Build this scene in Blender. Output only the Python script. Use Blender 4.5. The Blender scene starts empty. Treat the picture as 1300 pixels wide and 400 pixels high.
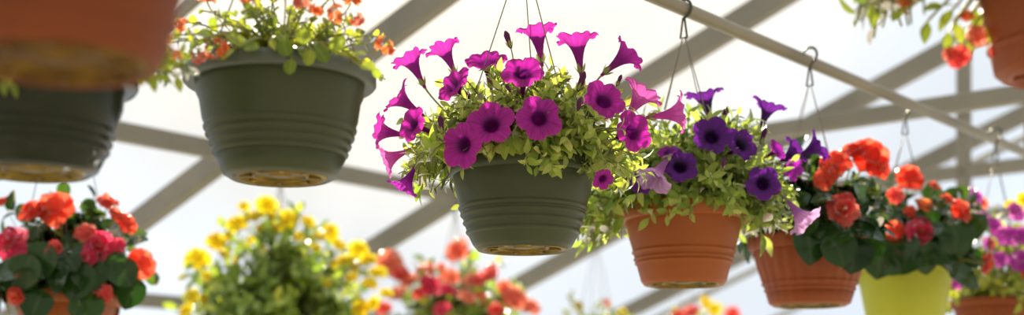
import bpy, math, random
from mathutils import Vector, Matrix
random.seed(7)
C = bpy.context.scene.collection
F = 1786.0            # focal length in pixels of the 1300x400 frame
CAMZ, HOR = 1.5, 540.0   # eye height; image row of the horizon
def at(px, py, d):
    return Vector(((px-650)/F*d, d, CAMZ+(HOR-py)/F*d))
SN, CS = math.sin(math.radians(39.5)), math.cos(math.radians(39.5))
def uv2(u, v, z):     # greenhouse axes (u across the house, v along it)
    return Vector((CS*u+SN*v, -SN*u+CS*v, z))
def roofz(u): return 3.86+0.36*u

# ---------------------------------------------------------------- materials
def mat(name):
    m = bpy.data.materials.new(name); m.use_nodes = True
    nt = m.node_tree; nt.nodes.clear()
    out = nt.nodes.new('ShaderNodeOutputMaterial')
    return m, nt, nt.nodes, nt.links, out
def N(nt, t, **kw):
    n = nt.nodes.new(t)
    for k, v in kw.items(): setattr(n, k, v)
    return n
def ramp(nt, stops):
    r = N(nt, 'ShaderNodeValToRGB'); e = r.color_ramp.elements
    while len(e) < len(stops): e.new(0.5)
    for k, (p, c) in enumerate(stops):
        e[k].position = p; e[k].color = (*c, 1)
    return r
def plastic(name, c1, c2, rough=0.4, scale=6, bump=0.02, spec=0.5):
    m, nt, nd, lk, out = mat(name)
    b = N(nt, 'ShaderNodeBsdfPrincipled'); tc = N(nt, 'ShaderNodeTexCoord')
    no = N(nt, 'ShaderNodeTexNoise'); no.inputs['Scale'].default_value = scale; no.inputs['Detail'].default_value = 6
    lk.new(tc.outputs['Object'], no.inputs['Vector'])
    r = ramp(nt, [(0.3, c1), (0.7, c2)]); lk.new(no.outputs['Fac'], r.inputs['Fac'])
    lk.new(r.outputs['Color'], b.inputs['Base Color'])
    b.inputs['Roughness'].default_value = rough; b.inputs['Specular IOR Level'].default_value = spec
    n2 = N(nt, 'ShaderNodeTexNoise'); n2.inputs['Scale'].default_value = 60; lk.new(tc.outputs['Object'], n2.inputs['Vector'])
    bp = N(nt, 'ShaderNodeBump'); bp.inputs['Strength'].default_value = bump*4; bp.inputs['Distance'].default_value = 0.002
    lk.new(n2.outputs['Fac'], bp.inputs['Height']); lk.new(bp.outputs['Normal'], b.inputs['Normal'])
    lk.new(b.outputs[0], out.inputs[0])
    return m
def leafy(name, stops, trans=0.5, rough=0.35, gloss=0.06, tboost=(1, 1, 1), vein=0.2):
    """thin leaf or petal: diffuse + translucent + a coat; colour by the leaf's own random value"""
    m, nt, nd, lk, out = mat(name)
    a = N(nt, 'ShaderNodeAttribute', attribute_name='rnd')
    r = ramp(nt, stops); lk.new(a.outputs['Fac'], r.inputs['Fac'])
    uv = N(nt, 'ShaderNodeUVMap', uv_map='uv')
    sx = N(nt, 'ShaderNodeSeparateXYZ'); lk.new(uv.outputs['UV'], sx.inputs[0])
    # midrib: |u-.5| small
    s = N(nt, 'ShaderNodeMath', operation='SUBTRACT'); lk.new(sx.outputs[0], s.inputs[0]); s.inputs[1].default_value = 0.5
    ab = N(nt, 'ShaderNodeMath', operation='ABSOLUTE'); lk.new(s.outputs[0], ab.inputs[0])
    mr = N(nt, 'ShaderNodeMapRange'); lk.new(ab.outputs[0], mr.inputs[0])
    mr.inputs[1].default_value = 0.0; mr.inputs[2].default_value = 0.09; mr.inputs[3].default_value = vein; mr.inputs[4].default_value = 0.0
    mx = N(nt, 'ShaderNodeMix', data_type='RGBA'); lk.new(mr.outputs[0], mx.inputs[0]); lk.new(r.outputs['Color'], mx.inputs[6])
    mx.inputs[7].default_value = (0.75, 0.8, 0.45, 1)
    tint = N(nt, 'ShaderNodeMix', data_type='RGBA', blend_type='MULTIPLY'); tint.inputs[0].default_value = 1
    lk.new(mx.outputs[2], tint.inputs[6]); tint.inputs[7].default_value = (*tboost, 1)
    di = N(nt, 'ShaderNodeBsdfDiffuse'); tr = N(nt, 'ShaderNodeBsdfTranslucent'); gl = N(nt, 'ShaderNodeBsdfGlossy')
    lk.new(mx.outputs[2], di.inputs[0]); lk.new(tint.outputs[2], tr.inputs[0])
    gl.inputs['Roughness'].default_value = rough
    m1 = N(nt, 'ShaderNodeMixShader'); m1.inputs[0].default_value = trans
    lk.new(di.outputs[0], m1.inputs[1]); lk.new(tr.outputs[0], m1.inputs[2])
    m2 = N(nt, 'ShaderNodeMixShader'); fr = N(nt, 'ShaderNodeFresnel'); fr.inputs['IOR'].default_value = 1.0+gloss*7
    lk.new(fr.outputs[0], m2.inputs[0]); lk.new(m1.outputs[0], m2.inputs[1]); lk.new(gl.outputs[0], m2.inputs[2])
    lk.new(m2.outputs[0], out.inputs[0])
    return m
def petunia_mat(name, throat, mid, edge, trans=0.45, tb=1.5):
    """funnel flower: dark throat, petal colour, faint veins running from the throat to the edge"""
    m, nt, nd, lk, out = mat(name)
    uv = N(nt, 'ShaderNodeUVMap', uv_map='uv'); sx = N(nt, 'ShaderNodeSeparateXYZ'); lk.new(uv.outputs['UV'], sx.inputs[0])
    r = ramp(nt, [(0.0, mid), (0.32, throat), (0.45, throat), (0.60, mid), (1.0, edge)])
    lk.new(sx.outputs[1], r.inputs['Fac'])
    mp = N(nt, 'ShaderNodeMapping'); mp.inputs['Scale'].default_value = (60, 2.2, 1); lk.new(uv.outputs['UV'], mp.inputs['Vector'])
    no = N(nt, 'ShaderNodeTexNoise'); no.inputs['Scale'].default_value = 1; no.inputs['Detail'].default_value = 2; lk.new(mp.outputs[0], no.inputs['Vector'])
    mr = N(nt, 'ShaderNodeMapRange'); lk.new(no.outputs['Fac'], mr.inputs[0])
    mr.inputs[1].default_value = 0.35; mr.inputs[2].default_value = 0.6; mr.inputs[3].default_value = 0.74; mr.inputs[4].default_value = 1.08
    mul = N(nt, 'ShaderNodeVectorMath', operation='SCALE'); lk.new(r.outputs['Color'], mul.inputs[0]); lk.new(mr.outputs[0], mul.inputs['Scale'])
    tbn = N(nt, 'ShaderNodeVectorMath', operation='SCALE'); lk.new(mul.outputs[0], tbn.inputs[0]); tbn.inputs['Scale'].default_value = tb
    di = N(nt, 'ShaderNodeBsdfDiffuse'); tr = N(nt, 'ShaderNodeBsdfTranslucent'); gl = N(nt, 'ShaderNodeBsdfGlossy'); gl.inputs['Roughness'].default_value = 0.5
    lk.new(mul.outputs[0], di.inputs[0]); lk.new(tbn.outputs[0], tr.inputs[0])
    m1 = N(nt, 'ShaderNodeMixShader'); m1.inputs[0].default_value = trans
    lk.new(di.outputs[0], m1.inputs[1]); lk.new(tr.outputs[0], m1.inputs[2])
    m2 = N(nt, 'ShaderNodeMixShader'); m2.inputs[0].default_value = 0.025
    lk.new(m1.outputs[0], m2.inputs[1]); lk.new(gl.outputs[0], m2.inputs[2]); lk.new(m2.outputs[0], out.inputs[0])
    return m

M = {}
M['green_pot'] = plastic('green plastic', (0.050, 0.064, 0.030), (0.068, 0.082, 0.038), 0.38, spec=.3)
M['dark_pot'] = plastic('dark green plastic', (0.014, 0.021, 0.011), (0.024, 0.031, 0.016), 0.25, spec=.25)
M['grey_rim'] = plastic('grey green plastic rim', (0.085, 0.105, 0.085), (0.11, 0.13, 0.105), 0.45)
M['terra'] = plastic('terracotta plastic', (0.32, 0.078, 0.012), (0.39, 0.102, 0.018), 0.45, spec=.35)
M['terra_dark'] = plastic('weathered terracotta', (0.26, 0.058, 0.014), (0.33, 0.080, 0.019), 0.5, spec=.35)
M['lime_pot'] = plastic('lime plastic', (0.46, 0.50, 0.02), (0.58, 0.60, 0.04), 0.4)
M['terra_deep'] = plastic('deep brown terracotta', (0.20, 0.046, 0.012), (0.26, 0.062, 0.016), 0.6, spec=.3)
M['mossy_brown'] = plastic('stained brown underside', (0.05, 0.014, 0.006), (0.26, 0.15, 0.02), 0.6, scale=24, bump=0.2, spec=.1)
M['mossy'] = plastic('mossy wet underside', (0.050, 0.034, 0.010), (0.34, 0.23, 0.025), 0.45, scale=22, bump=0.2, spec=.15)
M['soil'] = plastic('potting soil', (0.03, 0.02, 0.012), (0.08, 0.05, 0.03), 0.9, scale=60, bump=0.3)
M['wire'] = plastic('dull wire', (0.16, 0.13, 0.10), (0.26, 0.22, 0.17), 0.4)
M['hook'] = plastic('dark green hook plastic', (0.05, 0.06, 0.05), (0.09, 0.10, 0.08), 0.4)
M['beam'] = plastic('weathered galvanised beam', (0.22, 0.215, 0.19), (0.31, 0.30, 0.265), 0.55, scale=3)
M['pipe'] = plastic('galvanised pipe', (0.25, 0.225, 0.17), (0.36, 0.325, 0.25), 0.42, scale=5)
M['gravel'] = plastic('pale gravel floor', (0.34, 0.31, 0.26), (0.50, 0.46, 0.40), 0.9, scale=40, bump=0.3)
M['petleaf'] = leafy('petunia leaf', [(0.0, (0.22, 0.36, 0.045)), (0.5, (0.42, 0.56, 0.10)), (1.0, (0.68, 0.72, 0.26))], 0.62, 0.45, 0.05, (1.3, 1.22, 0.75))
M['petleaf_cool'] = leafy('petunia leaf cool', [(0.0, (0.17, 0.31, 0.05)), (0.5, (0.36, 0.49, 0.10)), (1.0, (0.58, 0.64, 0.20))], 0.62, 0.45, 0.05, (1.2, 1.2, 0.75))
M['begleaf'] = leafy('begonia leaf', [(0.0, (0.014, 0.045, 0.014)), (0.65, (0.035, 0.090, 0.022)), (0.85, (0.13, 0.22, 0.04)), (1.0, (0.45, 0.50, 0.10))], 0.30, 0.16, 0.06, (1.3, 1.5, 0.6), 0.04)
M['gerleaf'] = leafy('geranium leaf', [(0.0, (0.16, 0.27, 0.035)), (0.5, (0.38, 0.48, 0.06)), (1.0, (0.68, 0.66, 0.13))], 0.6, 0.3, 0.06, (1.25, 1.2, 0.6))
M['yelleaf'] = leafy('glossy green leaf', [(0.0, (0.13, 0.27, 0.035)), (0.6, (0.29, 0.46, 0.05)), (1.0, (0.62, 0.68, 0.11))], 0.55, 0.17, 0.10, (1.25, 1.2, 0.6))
M['stem'] = leafy('green stem', [(0, (0.30, 0.38, 0.10)), (1, (0.42, 0.46, 0.14))], 0.2, 0.4, 0.04)
M['magenta'] = petunia_mat('magenta petal', (0.09, 0.004, 0.10), (0.40, 0.012, 0.34), (0.56, 0.030, 0.44))
M['pinkmag'] = petunia_mat('pink magenta petal', (0.24, 0.02, 0.20), (0.58, 0.07, 0.44), (0.68, 0.13, 0.52))
M['violet'] = petunia_mat('violet petal', (0.014, 0.002, 0.03), (0.095, 0.008, 0.22), (0.16, 0.014, 0.34))
M['lilac'] = petunia_mat('lilac petal', (0.30, 0.10, 0.36), (0.48, 0.22, 0.56), (0.62, 0.36, 0.66))
M['violmag'] = petunia_mat('violet magenta petal', (0.08, 0.004, 0.12), (0.30, 0.01, 0.36), (0.42, 0.03, 0.48))
M['bud'] = leafy('dark bud', [(0, (0.10, 0.02, 0.10)), (1, (0.18, 0.05, 0.14))], 0.25, 0.5, 0.03, vein=0)
def petal(name, a, b, c): return leafy(name, [(0, a), (0.5, b), (1, c)], 0.45, 0.35, 0.04, (1.35, 1.35, 1.35), 0.0)
M['red'] = petal('red orange petal', (0.62, 0.045, 0.025), (0.76, 0.10, 0.055), (0.84, 0.20, 0.11))
M['coral'] = petal('coral petal', (0.66, 0.06, 0.06), (0.78, 0.11, 0.10), (0.84, 0.22, 0.18))
M['pinkred'] = petal('pink red petal', (0.62, 0.03, 0.10), (0.74, 0.06, 0.15), (0.80, 0.16, 0.24))
M['orange'] = petal('orange petal', (0.76, 0.16, 0.05), (0.84, 0.26, 0.09), (0.88, 0.40, 0.16))
M['salmon'] = petal('salmon petal', (0.74, 0.17, 0.11), (0.80, 0.28, 0.20), (0.86, 0.42, 0.32))
M['yellow'] = petal('yellow petal', (0.74, 0.52, 0.010), (0.80, 0.68, 0.015), (0.84, 0.78, 0.06))
M['purplepink'] = petal('purple pink petal', (0.46, 0.05, 0.42), (0.58, 0.10, 0.55), (0.66, 0.20, 0.58))
M['stamen'] = petal('stamen', (0.80, 0.46, 0.03), (0.85, 0.55, 0.05), (0.9, 0.62, 0.10))

def water_mat():
    m, nt, nd, lk, out = mat('water drop')
    b = N(nt, 'ShaderNodeBsdfPrincipled'); b.inputs['Roughness'].default_value = .04; b.inputs['IOR'].default_value = 1.33
    b.inputs['Transmission Weight'].default_value = 1.0; lk.new(b.outputs[0], out.inputs[0]); return m
M['water'] = water_mat()
for c, a, b, e in (('magenta', (.26, .010, .24), (.42, .03, .34), (.58, .035, .45)), ('pinkmag', (.42, .07, .34), (.56, .10, .44), (.68, .14, .52)), ('violet', (.06, .006, .13), (.12, .015, .24), (.18, .016, .36)),
                   ('lilac', (.36, .14, .42), (.50, .24, .56), (.62, .36, .66)), ('violmag', (.20, .01, .24), (.32, .02, .36), (.42, .03, .48))):
    M[c+'_funnel'] = petunia_mat(c+' funnel petal', a, b, e)
def film_mat():
    m, nt, nd, lk, out = mat('milky greenhouse film')
    t = N(nt, 'ShaderNodeBsdfTransparent'); t.inputs[0].default_value = (0.97, 0.97, 0.97, 1)
    s = N(nt, 'ShaderNodeBsdfTranslucent'); s.inputs[0].default_value = (0.9, 0.9, 0.9, 1)
    x = N(nt, 'ShaderNodeMixShader'); x.inputs[0].default_value = 0.08
    lk.new(t.outputs[0], x.inputs[1]); lk.new(s.outputs[0], x.inputs[2]); lk.new(x.outputs[0], out.inputs[0])
    return m
M['film'] = film_mat()

# ---------------------------------------------------------------- mesh building
class MB:
    def __init__(s): s.v = []; s.f = []; s.uv = []; s.r = []
    def add(s, verts, faces, uvs=None, rnd=0.5):
        o = len(s.v); s.v += [tuple(p) for p in verts]
        s.f += [tuple(i+o for i in f) for f in faces]
        s.uv += uvs if uvs else [(0.0, 0.5)]*len(verts)
        s.r += [rnd]*len(verts)
    def mesh(s, name, m, smooth=True):
        me = bpy.data.meshes.new(name); me.from_pydata(s.v, [], s.f)
        ul = me.uv_layers.new(name='uv')
        idx = [0]*len(me.loops); me.loops.foreach_get('vertex_index', idx)
        ul.data.foreach_set('uv', [c for i in idx for c in s.uv[i]])
        a = me.attributes.new('rnd', 'FLOAT', 'POINT'); a.data.foreach_set('value', s.r)
        me.materials.append(m)
        if smooth: me.polygons.foreach_set('use_smooth', [True]*len(me.polygons))
        me.update(); return me
    def build(s, name, m, parent=None, smooth=True):
        return link(name, s.mesh(name, m, smooth), parent)
def link(name, me, parent=None):
    o = bpy.data.objects.new(name, me); C.objects.link(o)
    if parent: o.parent = parent
    return o
def grid_faces(nu, nv, wrap=False):
    fs = []
    for j in range(nv-1):
        for i in range(nu if wrap else nu-1):
            k = (i+1) % nu
            fs.append((j*nu+i, j*nu+k, (j+1)*nu+k, (j+1)*nu+i))
    return fs
def frame(d):
    d = d.normalized(); a = Vector((0, 0, 1)) if abs(d.z) < 0.9 else Vector((1, 0, 0))
    x = a.cross(d).normalized(); return x, d.cross(x), d
def tube(mb, pts, radii, n=6, rnd=0.5, cap=True):
    vs = []; m = len(pts); x = None
    for k, p in enumerate(pts):
        d = (pts[min(k+1, m-1)]-pts[max(k-1, 0)]).normalized()
        if x is None: x, y, _ = frame(d)
        else:
            x = (x-d*x.dot(d)).normalized(); y = d.cross(x)
        r = radii[k] if isinstance(radii, (list, tuple)) else radii
        vs += [p+(x*math.cos(2*math.pi*i/n)+y*math.sin(2*math.pi*i/n))*r for i in range(n)]
    fs = grid_faces(n, m, True)
    if cap: fs += [tuple(range(n-1, -1, -1)), tuple(range((m-1)*n, m*n))]
    mb.add(vs, fs, None, rnd)
def bez(a, b, c, n):
    return [a*(1-t)**2+b*2*t*(1-t)+c*t*t for t in [k/(n-1) for k in range(n)]]
def box_between(mb, a, b, w, h, up=Vector((0, 0, 1))):
    d = (b-a).normalized(); s = d.cross(up).normalized(); t = s.cross(d)
    e = min(w, h)*0.12
    prof = [(-w/2+e, -h/2), (w/2-e, -h/2), (w/2, -h/2+e), (w/2, h/2-e), (w/2-e, h/2), (-w/2+e, h/2), (-w/2, h/2-e), (-w/2, -h/2+e)]
    vs = [p+s*x+t*y for p in (a, b) for x, y in prof]
    mb.add(vs, [(i, (i+1) % 8, 8+(i+1) % 8, 8+i) for i in range(8)]+[tuple(range(7, -1, -1)), tuple(range(8, 16))])
def lathe(mb, prof, n=96, fl=None):
    vs = []
    for k, (r, z) in enumerate(prof):
        for i in range(n):
            th = 2*math.pi*i/n; q = r*(fl(th, z) if fl else 1)
            vs.append(Vector((q*math.cos(th), q*math.sin(th), z)))
    mb.add(vs, grid_faces(n, len(prof), True))

LEAF = {
 'spoon':  [(0, .10), (.15, .16), (.35, .55), (.6, .95), (.8, .85), (.93, .5), (1, .04)],
 'lance':  [(0, .10), (.15, .5), (.35, .95), (.55, 1), (.75, .72), (.9, .35), (1, .03)],
 'round':  [(0, .20), (.12, .75), (.3, 1.0), (.5, 1.02), (.72, .86), (.9, .45), (1, .05)],
 'fan':    [(0, .25), (.10, .7), (.3, 1.0), (.55, 1.08), (.8, .9), (.95, .5), (1, .15)],
}
def leaf(mb, p, along, nor, L, W, kind='spoon', curl=0.25, fold=0.25, rnd=0.5, cols=3):
    a = along.normalized(); n = (nor-a*nor.dot(a))
    if n.length < 1e-4: n = frame(a)[0]
    n.normalize(); s = a.cross(n)
    vs = []; uvs = []; prof = LEAF[kind]
    for t, w in prof:
        c = p+a*(L*(t-0.12*curl*t*t))-n*(curl*L*t*t)
        for i in range(cols):
            x = 2*i/(cols-1)-1
            wob = 0.04*math.sin(9*t+i*2+rnd*20) if kind in ('round', 'fan') else 0
            vs.append(c+s*(x*w*W/2)+n*((fold*abs(x)+wob)*w*W/2)); uvs.append((i/(cols-1), t))
    mb.add(vs, grid_faces(cols, len(prof)), uvs, rnd)

def rdir(emin, emax):
    th = random.uniform(0, 2*math.pi); lo, hi = math.sin(math.radians(emin)), math.sin(math.radians(emax))
    z = random.uniform(lo, hi); r = math.sqrt(1-z*z)
    return Vector((r*math.cos(th), r*math.sin(th), z))
def rvec(): return Vector((random.gauss(0, 1), random.gauss(0, 1), random.gauss(0, 1)))

# ---------------------------------------------------------------- flowers (mouth centre at the origin, facing +z, radius 1)
PROF = {
 'open':    [(.07, -1.45), (.10, -1.1), (.14, -.75), (.20, -.42), (.30, -.20), (.46, -.07), (.64, -.01), (.82, .01), (.94, -.02), (1.0, -.07)],
 'trumpet': [(.08, -1.80), (.11, -1.46), (.155, -1.12), (.22, -.82), (.31, -.55), (.45, -.30), (.63, -.11), (.82, .0), (.97, .02), (1.06, -.03)],
}
RAD = [0, .1, .22, .36, .46, .58, .70, .82, .93, 1.0]
def petunia_mesh(kind, m, seed):
    rg = random.Random(seed); n = 60; vs = []; uvs = []
    ph = [rg.uniform(-.10, .10) for _ in range(5)]; lob = [rg.uniform(.92, 1.08) for _ in range(5)]; p2 = rg.uniform(0, 6)
    for k, (r, z) in enumerate(PROF[kind]):
        w = max(0, (r-.25)/.75)
        for i in range(n+1):
            th = 2*math.pi*(i % n)/n; q = (th*5/(2*math.pi)) % 5; j = int(q) % 5; x = 2*(q-int(q))-1   # x = -1..1 over a lobe
            notch = abs(x)**5
            a = 0.5*(lob[j]+lob[(j+(1 if x > 0 else -1)) % 5])*(abs(x))+lob[j]*(1-abs(x))
            rr = r*(1+w*(a-1))*(1-(.21 if kind == 'open' else .27)*w*abs(x)**2.6)
            zz = z+w*w*(.045*math.cos(10*th+p2)+.09*(1-x*x)*(1 if j % 2 else .4)-.10*math.exp(-(x/.16)**2)*.6+ph[j])+(.010*w*math.sin(21*th+p2))
            vs.append(Vector((rr*math.cos(th), rr*math.sin(th), zz))); uvs.append((i/n, RAD[k]))
    mb = MB(); mb.add(vs, grid_faces(n+1, len(PROF[kind])), uvs)
    return mb.mesh('flower', m)
def petal_add(mb, base, out, up, L, W, cup, rnd, tip=1.0):
    o = out.normalized(); n = (up-o*up.dot(o)).normalized(); s = o.cross(n)
    prof = [(0, .18), (.15, .50), (.35, .86), (.6, 1.0), (.82, .86), (.95, .52), (1.02, .16)]
    vs = []; uvs = []
    for t, w in prof:
        for i in range(5):
            x = (i-2)/2
            wav = .20*math.sin(4*x+rnd*30+4*t)*t
            vs.append(base+o*(L*t*(1-.1*x*x*tip))+s*(x*w*W/2)+n*(L*(cup*t*t-.18*t+(.16*x*x+wav)*w))); uvs.append(((x+1)/2, t))
    mb.add(vs, grid_faces(5, len(prof)), uvs, rnd)
def rosette_mesh(m, seed, layers=((5, 1.0, .15), (5, .74, .55), (4, .45, 1.0)), width=0.95):
    rg = random.Random(seed); mb = MB()
    for li, (n, L, cup) in enumerate(layers):
        a0 = rg.uniform(0, 6)
        for i in range(n):
            th = a0+2*math.pi*i/n+rg.uniform(-.15, .15)
            o = Vector((math.cos(th), math.sin(th), .15+.25*li+rg.uniform(-.1, .1)))
            petal_add(mb, Vector((0, 0, -.12+.05*li)), o, Vector((0, 0, 1)), L*rg.uniform(.88, 1.08), L*width*rg.uniform(.9, 1.15), cup*rg.uniform(.6, 1.2), rg.random())
    return mb.mesh('flower', m)
def umbel_mesh(m, seed, n=9):
    rg = random.Random(seed); mb = MB()
    for i in range(n):
        d = Vector((rg.gauss(0, 1), rg.gauss(0, 1), abs(rg.gauss(.2, .8)))).normalized(); c = d*rg.uniform(.4, .7); x, y, z = frame(d); a0 = rg.uniform(0, 6)
        for k in range(5):
            th = a0+k*1.2566
            petal_add(mb, c, x*math.cos(th)+y*math.sin(th)+z*.25, z, .42*rg.uniform(.8, 1.15), .34, .3, rg.random())
    return mb.mesh('flower', m)
_cache = {}
def flower_mesh(kind, color, k):
    key = (kind, color, k)
    if key not in _cache:
        if kind in PROF: _cache[key] = petunia_mesh(kind, M[color+'_funnel' if kind == 'trumpet' else color], k*13+5)
        elif kind == 'rosette': _cache[key] = rosette_mesh(M[color], k*7+3)
        elif kind == 'single': _cache[key] = rosette_mesh(M[color], k*7+4, ((5, 1.0, .12), (3, .62, .6)), 1.15)
        elif kind == 'umbel': _cache[key] = umbel_mesh(M[color], k*5+2)
    return _cache[key]
NV = {'open': 5, 'trumpet': 5, 'rosette': 5, 'single': 4, 'umbel': 4}

def place_matrix(p, d, R, spin):
    x, y, z = frame(d); c, s = math.cos(spin), math.sin(spin)
    X = x*c+y*s; Y = y*c-x*s
    return Matrix(((X.x*R, Y.x*R, z.x*R, p.x), (X.y*R, Y.y*R, z.y*R, p.y), (X.z*R, Y.z*R, z.z*R, p.z), (0, 0, 0, 1)))

# ---------------------------------------------------------------- a hanging basket
class Basket:
    def __init__(s, label, px, rim_py, d, rx, ry, rz, group=None, cat='hanging basket', h=0.155):
        s.rim = at(px, rim_py, d); s.d = d; s.h = h
        s.base = s.rim-Vector((0, 0, h)); s.R3 = (rx, ry, rz)
        s.root = bpy.data.objects.new('hanging_basket', None); C.objects.link(s.root); s.root.location = s.base
        s.root.empty_display_size = 0.05
        s.root['label'] = label; s.root['category'] = cat
        if group: s.root['group'] = group
        s.blk = []; s.core = s.rim-s.base+Vector((0, 0, 0.0))    # local coordinates from here on
    # --- pot
    def pot(s, prof, m, rim_prof=None, rim_m=None, base_r=0.08, base_m=None, fl=None, rimfl=None, label=None):
        """prof: outer wall from the foot up; local z 0 = foot, h = rim top"""
        h = s.h; top = prof[-1][0]
        inner = [(max(r-.004, .01), z) for r, z in reversed(prof) if z > .012]
        p = [(prof[0][0]-.006, 0.004)]+list(prof)+[(top-.002, h)]+inner+[(0.001, inner[-1][1])]
        mb = MB(); lathe(mb, p, 120, fl); po = mb.build('pot', m, s.root)
        if label: po['label'] = label
        if rim_prof:
            mb = MB(); lathe(mb, rim_prof+[rim_prof[0]], 120, rimfl); mb.build('rim', rim_m or m, po)
        # underside: recessed disc, ring, ribs and drain holes
        r0 = prof[0][0]-.004; mb = MB()
        lathe(mb, [(r0, .002), (r0-.004, .000), (r0-.008, .001), (r0-.010, .006), (r0*.62, .007), (r0*.60, .003), (r0*.55, .003), (r0*.53, .007), (r0*.24, .007), (r0*.22, .004), (.001, .004)], 72)
        for k in range(8):
            th = k*math.pi/4+.2; dv = Vector((math.cos(th), math.sin(th), 0))
            box_between(mb, dv*(r0*.60)+Vector((0, 0, .006)), dv*(r0-.009)+Vector((0, 0, .006)), .006, .008)
        mb.build('underside', base_m or M['mossy'], po)
        zs = h-.022; rs = top-.006
        mb = MB(); lathe(mb, [(.001, zs+.014), (rs*.5, zs+.010), (rs*.9, zs), (rs, zs-.004)], 48); mb.build('soil', M['soil'], s.root)
        s.toprad = top
        return po
    # --- hanger: n wires from the rim to a ring, then a hook over the pipe above
    def hanger(s, n, ring_z, hook_top, start=0.4, wire_r=0.0011, rad=None, pipe_r=0.014, eye=.040):
        ring = Vector((0, 0, ring_z-s.base.z)); R = rad or s.toprad
        for k in range(n):
            th = start+2*math.pi*k/n; p = Vector((R*math.cos(th), R*math.sin(th), s.h-.006))
            mb = MB(); q = p+Vector((0, 0, -.012))+p.normalized()*.003
            e = ring+Vector((math.cos(th), math.sin(th), 0))*.004
            mid = (p+e)/2+Vector((0, 0, -.004))
            tube(mb, [q, p+Vector((0, 0, .006))]+bez(p+Vector((0, 0, .008)), mid, e, 6), wire_r, 6)
            mb.build('wire', M['wire'], s.root)
        mb = MB(); top = Vector((0, 0, hook_top-s.base.z)); sr = pipe_r+.004
        # narrow triangular hanger eye, shank and round hook bent over the pipe (pipe axis runs along D)
        ac = Vector((CS, -SN, 0))
        tube(mb, [ring+ac*.008, ring-ac*.008, ring+Vector((0, 0, eye))-ac*.002, ring+Vector((0, 0, eye))+ac*.002, ring+ac*.008], .0022, 6)
        c = top-Vector((0, 0, sr)); low = c-Vector((0, 0, sr+min(.018, max(.001, c.z-sr-ring.z-eye))))
        pts = [ring+Vector((0, 0, eye*.9)), low]
        for k in range(13):
            a = math.radians(-120+k*25); pts.append(c+ac*(-math.cos(a-math.pi/2+1.2)*0)+ac*(sr*math.cos(math.radians(-70+k*20)))+Vector((0, 0, sr*math.sin(math.radians(-70+k*20)))))
        tube(mb, pts, .0032, 6); mb.build('hook', M['hook'], s.root)
    # --- foliage dome
    def foliage(s, m, nst, per, L, kind='spoon', wr=0.5, emin=-20, emax=88, power=1.0, up=0.6, cols=3, curl=.3, start=.35, rmin=.65, droop=0, lname='foliage', stems=True, stem_r=.0014, keep=None):
        mb = MB(); ms = MB(); rx, ry, rz = s.R3
        for k in range(nst):
            d = rdir(emin, emax); q = random.uniform(rmin, 1.05)
            e = s.core+Vector((d.x*rx*q, d.y*ry*q, d.z*rz*q-droop*(1-abs(d.z))*q))
            b = s.core+Vector((d.x*.3*s.toprad, d.y*.3*s.toprad, -.01))
            if e.z < s.h+.01 and Vector((e.x, e.y, 0)).length < s.toprad+.015:
                e.z = s.h+.01+random.uniform(0, .02)
            c = s.core+Vector((d.x*rx*.55*q, d.y*ry*.55*q, max(rz*up*q*(.35+.65*max(d.z, 0)), .035)))
            if keep and not keep(e+s.base): continue
            pts = bez(b, c, e, 7)
            if stems: tube(ms, pts, [stem_r*(1.3-.1*i) for i in range(7)], 4, random.random(), False)
            off = random.uniform(0, 6)
            for i in range(per):
                t = start+(1-start)*(i+random.random()*.5)/per; t = min(t, 1.0)
                p = b*(1-t)**2+c*2*t*(1-t)+e*t*t; tg = ((c-b)*(1-t)+(e-c)*t).normalized()
                x, y, z = frame(tg); a = off+i*2.4
                rad = x*math.cos(a)+y*math.sin(a)
                al = (tg*(.35+.9*t)+rad*1.0+Vector((0, 0, .15))+rvec()*.22).normalized()
                nn = (tg*.9-rad*.5+Vector((0, 0, .6))+rvec()*.35)
                l = L*random.uniform(.65, 1.2)*(1-.25*t)
                ln = p+al*l
                if ln.z < s.h+.004 and Vector((ln.x, ln.y, 0)).length < s.toprad+.006 and p.z < s.h+.02: continue
                if s.hid(p+al*l*.4, ln): continue
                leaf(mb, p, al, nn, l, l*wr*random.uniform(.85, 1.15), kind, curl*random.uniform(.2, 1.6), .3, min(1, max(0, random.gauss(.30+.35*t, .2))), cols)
        mb.build(lname, m, s.root)
        if stems: ms.build('stems', M['stem'], s.root)
    def drape(s, m, n, L, kind='spoon', wr=.5, drop=.03, cols=3):
        mb = MB()
        for k in range(n):
            th = random.uniform(0, 6.283); o = Vector((math.cos(th), math.sin(th), 0)); r = s.toprad+random.uniform(-.012, .016)
            p = o*r+Vector((0, 0, s.h+random.uniform(.0, .025))); l = L*random.uniform(.7, 1.25)
            al = o*random.uniform(.35, 1.0)+Vector((0, 0, random.uniform(-.75, .45)))+rvec()*.25
            if al.dot(o) < .3: al += o*.5
            if s.hid(p+al.normalized()*l*.5, p+al.normalized()*l): continue
            leaf(mb, p+o*.006, al, Vector((0, 0, 1))+o*.7+rvec()*.3, l, l*wr, kind, random.uniform(.1, .5), .3, min(1, max(0, random.gauss(.4, .22))), cols)
        mb.build('foliage', m, s.root)
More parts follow.
